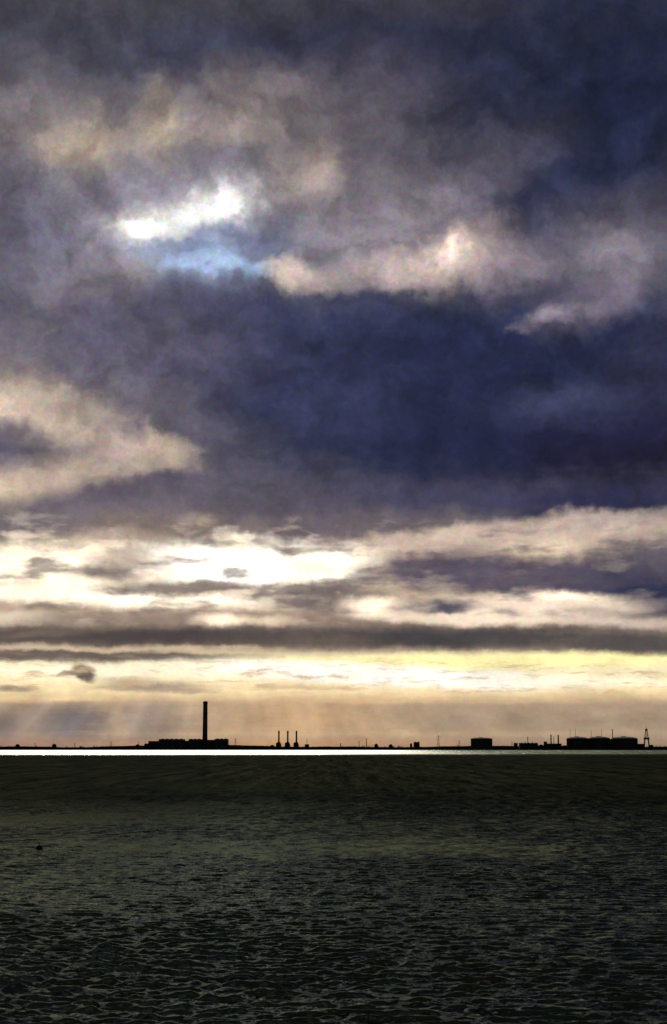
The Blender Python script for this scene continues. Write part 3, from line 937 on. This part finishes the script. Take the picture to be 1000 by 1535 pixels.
vent_stack(549.4, 1106.6, 1.1, 'slim lone mast about midway along the far shore', guys=True)
vent_stack(538.3, 1110.6, .9, 'faint short mast left of the lone slim mast', dy=1500)
vent_stack(510.5, 1114.0, 1.4, 'stubby stack on the shore between the cabin and the lone mast')

# ---- industrial sheds
def shed(px0, px1, tp, label, dy=60, roof='flat', mat=M_CLAD, depth=50, cat='shed', extras=0, name='industrial_shed'):
    o = base((px0 + px1) / 2, dy)
    t = thing(name, label, cat, o)
    hw = (X(px1, SHORE + dy) - X(px0, SHORE + dy)) / 2
    h = hz(tp, dy)
    if roof == 'gable':
        eave = h * .78
        MB().box(-hw, hw, 0, depth, -3, eave).build('wall', mat, t)
        r = MB().prism([(-hw - .6, eave + .01), (hw + .6, eave + .01), (0, h)], -.6, depth + .6).build('roof', M_STEEL, t)
    else:
        MB().box(-hw, hw, 0, depth, -3, h - .8, .4).build('wall', mat, t)
        r = MB().box(-hw - .5, hw + .5, -.5, depth + .5, h - .79, h, .1).build('roof', M_STEEL, t)
    n = max(1, int(hw / 5))
    for i in range(n):
        cx = -hw + 2 * hw * (i + .5) / n
        MB().box(cx - 1.6, cx + 1.6, -.2, .3, h * .3, h * .62).build('window', M_GLASS, t)
    MB().box(-hw * .15 - 1, hw * .15 + 1, -.25, .2, -1, h * .26).build('door', M_RUST, t)
    for i in range(extras):
        cx = -hw + 2 * hw * (i + .6) / extras
        MB().box(cx - 2.4, cx + 2.0, depth * .3, depth * .6, h - .2, h + 2.4 + 2.5 * (i % 2), .3).build('roof_vent', M_STEEL, r)
    return t
shed(456.9, 463.4, 1115.6, 'small square cabin standing right of the three slim stacks', cat='cabin', depth=20, name='cabin')
shed(770.8, 776.2, 1113.6, 'small block at the left end of the refinery sheds', depth=20)
shed(779.4, 806.6, 1113.8, 'long low refinery shed with uneven roof vents', extras=5)
shed(806.8, 816.2, 1115.8, 'lowest shed, right of the long refinery shed', roof='gable')
shed(815.8, 820.2, 1111.6, 'narrow taller block left of the pair of dark stacks', depth=18, dy=100)
shed(820.4, 842.0, 1114.6, 'low shed at the feet of the pair of dark stacks', depth=30, extras=2, dy=66)
shed(842.2, 849.5, 1117.0, 'lean low shed against the leftmost domed tank', roof='gable', depth=30)
shed(911.8, 919.6, 1108.6, 'dark block filling the gap between the middle and the widest domed tanks', depth=30, extras=1, dy=40)
shed(955.0, 966.0, 1115.0, 'low block between the widest domed tank and the lattice tower', depth=40)
shed(973.5, 980, 1116.0, 'low block right of the lattice tower', depth=30, roof='gable')
shed(620.4, 629.2, 1112.4, 'squat dark block standing alone near the shore middle', depth=30, extras=2)
shed(614.6, 618.0, 1113.6, 'narrow hut just left of the squat lone block', depth=12, roof='gable', cat='hut')
shed(404.5, 411.6, 1116.4, 'low shed just left of the three slim stacks', depth=30, roof='gable')
shed(203.5, 209.0, 1115.4, 'small gabled shed left of the power station', depth=20, roof='gable')
shed(738.6, 748.0, 1118.0, 'flat low building right of the lone squat tank', depth=30)
shed(561.5, 566.5, 1114.4, 'small gabled house right of the lone slim mast', depth=14, roof='gable', cat='house', mat=M_BRICK, name='house')
shed(583.0, 588.5, 1115.2, 'small gabled house left of the narrow hut', depth=14, roof='gable', cat='house', mat=M_BRICK, name='house')
shed(78.0, 84.0, 1114.6, 'gabled farmhouse on the left shore', depth=16, roof='gable', cat='house', mat=M_BRICK, name='house')
shed(23.5, 29.0, 1115.0, 'gabled house at the far left end of the shore', depth=16, roof='gable', cat='house', mat=M_BRICK, name='house')

# ---- pylons
def pylon():
    t = thing('pylon', '', 'pylon', (0, 0, LAND_Z), 'electricity pylons along the far shore')
    h, b, tw = 52.0, 4.6, .8
    legs = MB()
    for sx in (-1, 1):
        for sy in (-1, 1):
            legs = MB().bar((sx * b, sy * b, -2), (sx * tw, sy * tw, h), .32); legs.build('leg', M_STEEL, t)
    lace = MB()
    n = 9
    for i in range(n):
        z0, z1 = h * i / n, h * (i + 1) / n
        w0 = b + (tw - b) * i / n; w1 = b + (tw - b) * (i + 1) / n
        for s in (-1, 1):
            lace.bar((-w0, s * w0, z0), (w1, s * w1, z1), .2); lace.bar((w0, s * w0, z0), (-w1, s * w1, z1), .2)
            lace.bar((s * w0, -w0, z0), (s * w1, w1, z1), .2); lace.bar((s * w0, w0, z0), (s * w1, -w1, z1), .2)
    lace.build('bracing', M_STEEL, t)
    for z, w in ((h * .66, 8.5), (h * .79, 6.5), (h * .92, 7.5)):
        mb = MB()
        for s in (-1, 1):
            mb.bar((s * w, 0, z), (0, -.9, z + 1.8), .2); mb.bar((s * w, 0, z), (0, .9, z - .6), .2)
            mb.bar((s * w, 0, z), (s * w, 0, z - 2.4), .16)
        mb.build('cross_arm', M_STEEL, t)
    return t
pl = pylon()
first = True
for px, tp, lb in ((657.3, 1102.2, 'tallest pylon, alone between the hut and the lone squat tank'),
                   (353.0, 1106.8, 'pylon just right of the power station'),
                   (166.3, 1111.4, 'pylon midway between the farmhouse and the power station'),
                   (208.0, 1111.6, 'pylon behind the small shed left of the power station'),
                   (688.5, 1109.2, 'small pylon left of the lone squat tank'),
                   (112.0, 1113.4, 'small pylon right of the farmhouse'),
                   (52.5, 1113.0, 'small pylon between the two left shore houses')):
    c = pl if first else copy_tree(pl); first = False
    h = H(tp, SHORE + 60) - LAND_Z
    dy = 60
    s = h / 52.0
    if s < .6:     # the same size of pylon, further off behind the shore
        dy = 60 + (0.75 / s - 1) * SHORE * .25
    c.location = base(px, dy)
    k = hz(tp, dy) / 52.0
    c.scale = (k, k, k)
    c['label'] = lb

# ---- lattice tower at the right end
def lattice_tower():
    dy = 50
    t = thing('lattice_tower', 'dark lattice tower with splayed legs at the right end', 'tower', base(969.6, dy))
    z = lambda py: hz(py, dy); w = lambda p: wpx(p, dy)
    for sx in (-1, 1):
        for sy in (-1, 1):
            MB().bar((sx * w(4.2), sy * w(3), -2), (sx * w(2.6), sy * w(2.2), z(1108.5)), 2.0).build('leg', M_STEEL, t)
    MB().box(-w(3.9), w(3.9), -w(2.6), w(2.6), z(1108.6), z(1105.6), .5).build('platform', M_STEEL, t)
    mb = MB()
    a, b = z(1105.5), z(1093)
    n = 5
    for i in range(n):
        z0, z1 = a + (b - a) * i / n, a + (b - a) * (i + 1) / n
        w0, w1 = w(2.5 - 1.5 * i / n), w(2.5 - 1.5 * (i + 1) / n)
        for s in (-1, 1):
            for s2 in (-1, 1):
                mb.bar((s * w0, s2 * w0, z0), (s * w1, s2 * w1, z1), .8)
            mb.bar((-w0, s * w0, z0), (w1, s * w1, z1), .55); mb.bar((w0, s * w0, z0), (-w1, s * w1, z1), .55)
            mb.bar((s * w0, -w0, z0), (s * w1, w1, z1), .55)
    mb.build('lattice', M_STEEL, t)
    MB().box(-w(1.7), w(1.7), -w(1.2), w(1.2), z(1095.5), z(1092.5), .4).build('head', M_STEEL, t)
    MB().lathe([(1.3, z(1092.6)), (.8, z(1088))], 8).build('spire', M_STEEL, t)
    MB().bar((0, 0, z(1104)), (w(-4.4), 0, z(1106.8)), .9).build('boom', M_STEEL, t)
lattice_tower()

# ---- on the water
def buoy():
    d = CAM_H / ((1268.0 - HORIZON) / F_PX)
    t = thing('buoy', 'small dark mooring buoy floating alone on the left', 'buoy', (X(63, d) , d, 0))
    MB().lathe([(0, -.35), (.34, -.25), (.5, 0), (.5, .2), (.36, .46), (.1, .55), (0, .56)], 24).build('float', M_BUOY, t, True)
    MB().lathe([(.05, .5), (.04, .72)], 8).build('post', M_BUOY, t)
    MB().lathe([(.10, .68), (.12, .78), (.06, .84), (0, .85)], 12).build('top_mark', M_BUOY, t, True)
buoy()
def boat():
    d = CAM_H / ((1133.5 - HORIZON) / F_PX)
    t = thing('small_boat', 'tiny dark boat at the edge of the bright strip of water', 'boat', (X(518, d), d, 0))
    bm = bmesh.new()
    secs = []
    for i in range(9):
        s = i / 8; x = -3.2 + 6.4 * s
        bw = 1.15 * math.sin(math.pi * min(1, .28 + .72 * s) ) ** .6 if s < 1 else .03
        bw = 1.1 * (1 - max(0, s - .45) ** 2 * 3.2)
        sh = .75 + .35 * s * s
        secs.append([bm.verts.new((x, y * max(bw, .03), z)) for y, z in ((-1, sh), (-.8, .15), (0, -.35), (.8, .15), (1, sh), (.8, sh), (0, .2), (-.8, sh))])
    for a, b in zip(secs, secs[1:]):
        for i in range(8):
            j = (i + 1) % 8
            bm.faces.new((a[i], a[j], b[j], b[i]))
    bm.faces.new(secs[0][::-1]); bm.faces.new(secs[-1])
    mb = MB(); mb.bm.free(); mb.bm = bm
    mb.build('hull', M_HULL, t)
    cb = MB().box(-.6, 1.1, -.7, .7, .3, 1.9, .12).build('cabin', M_HULL, t)
    MB().box(-.62, -.5, -.5, .5, 1.2, 1.7).build('window', M_GLASS, cb)
    MB().bar((.2, 0, 1.8), (.2, 0, 3.4), .05).build('mast', M_HULL, t)
boat()
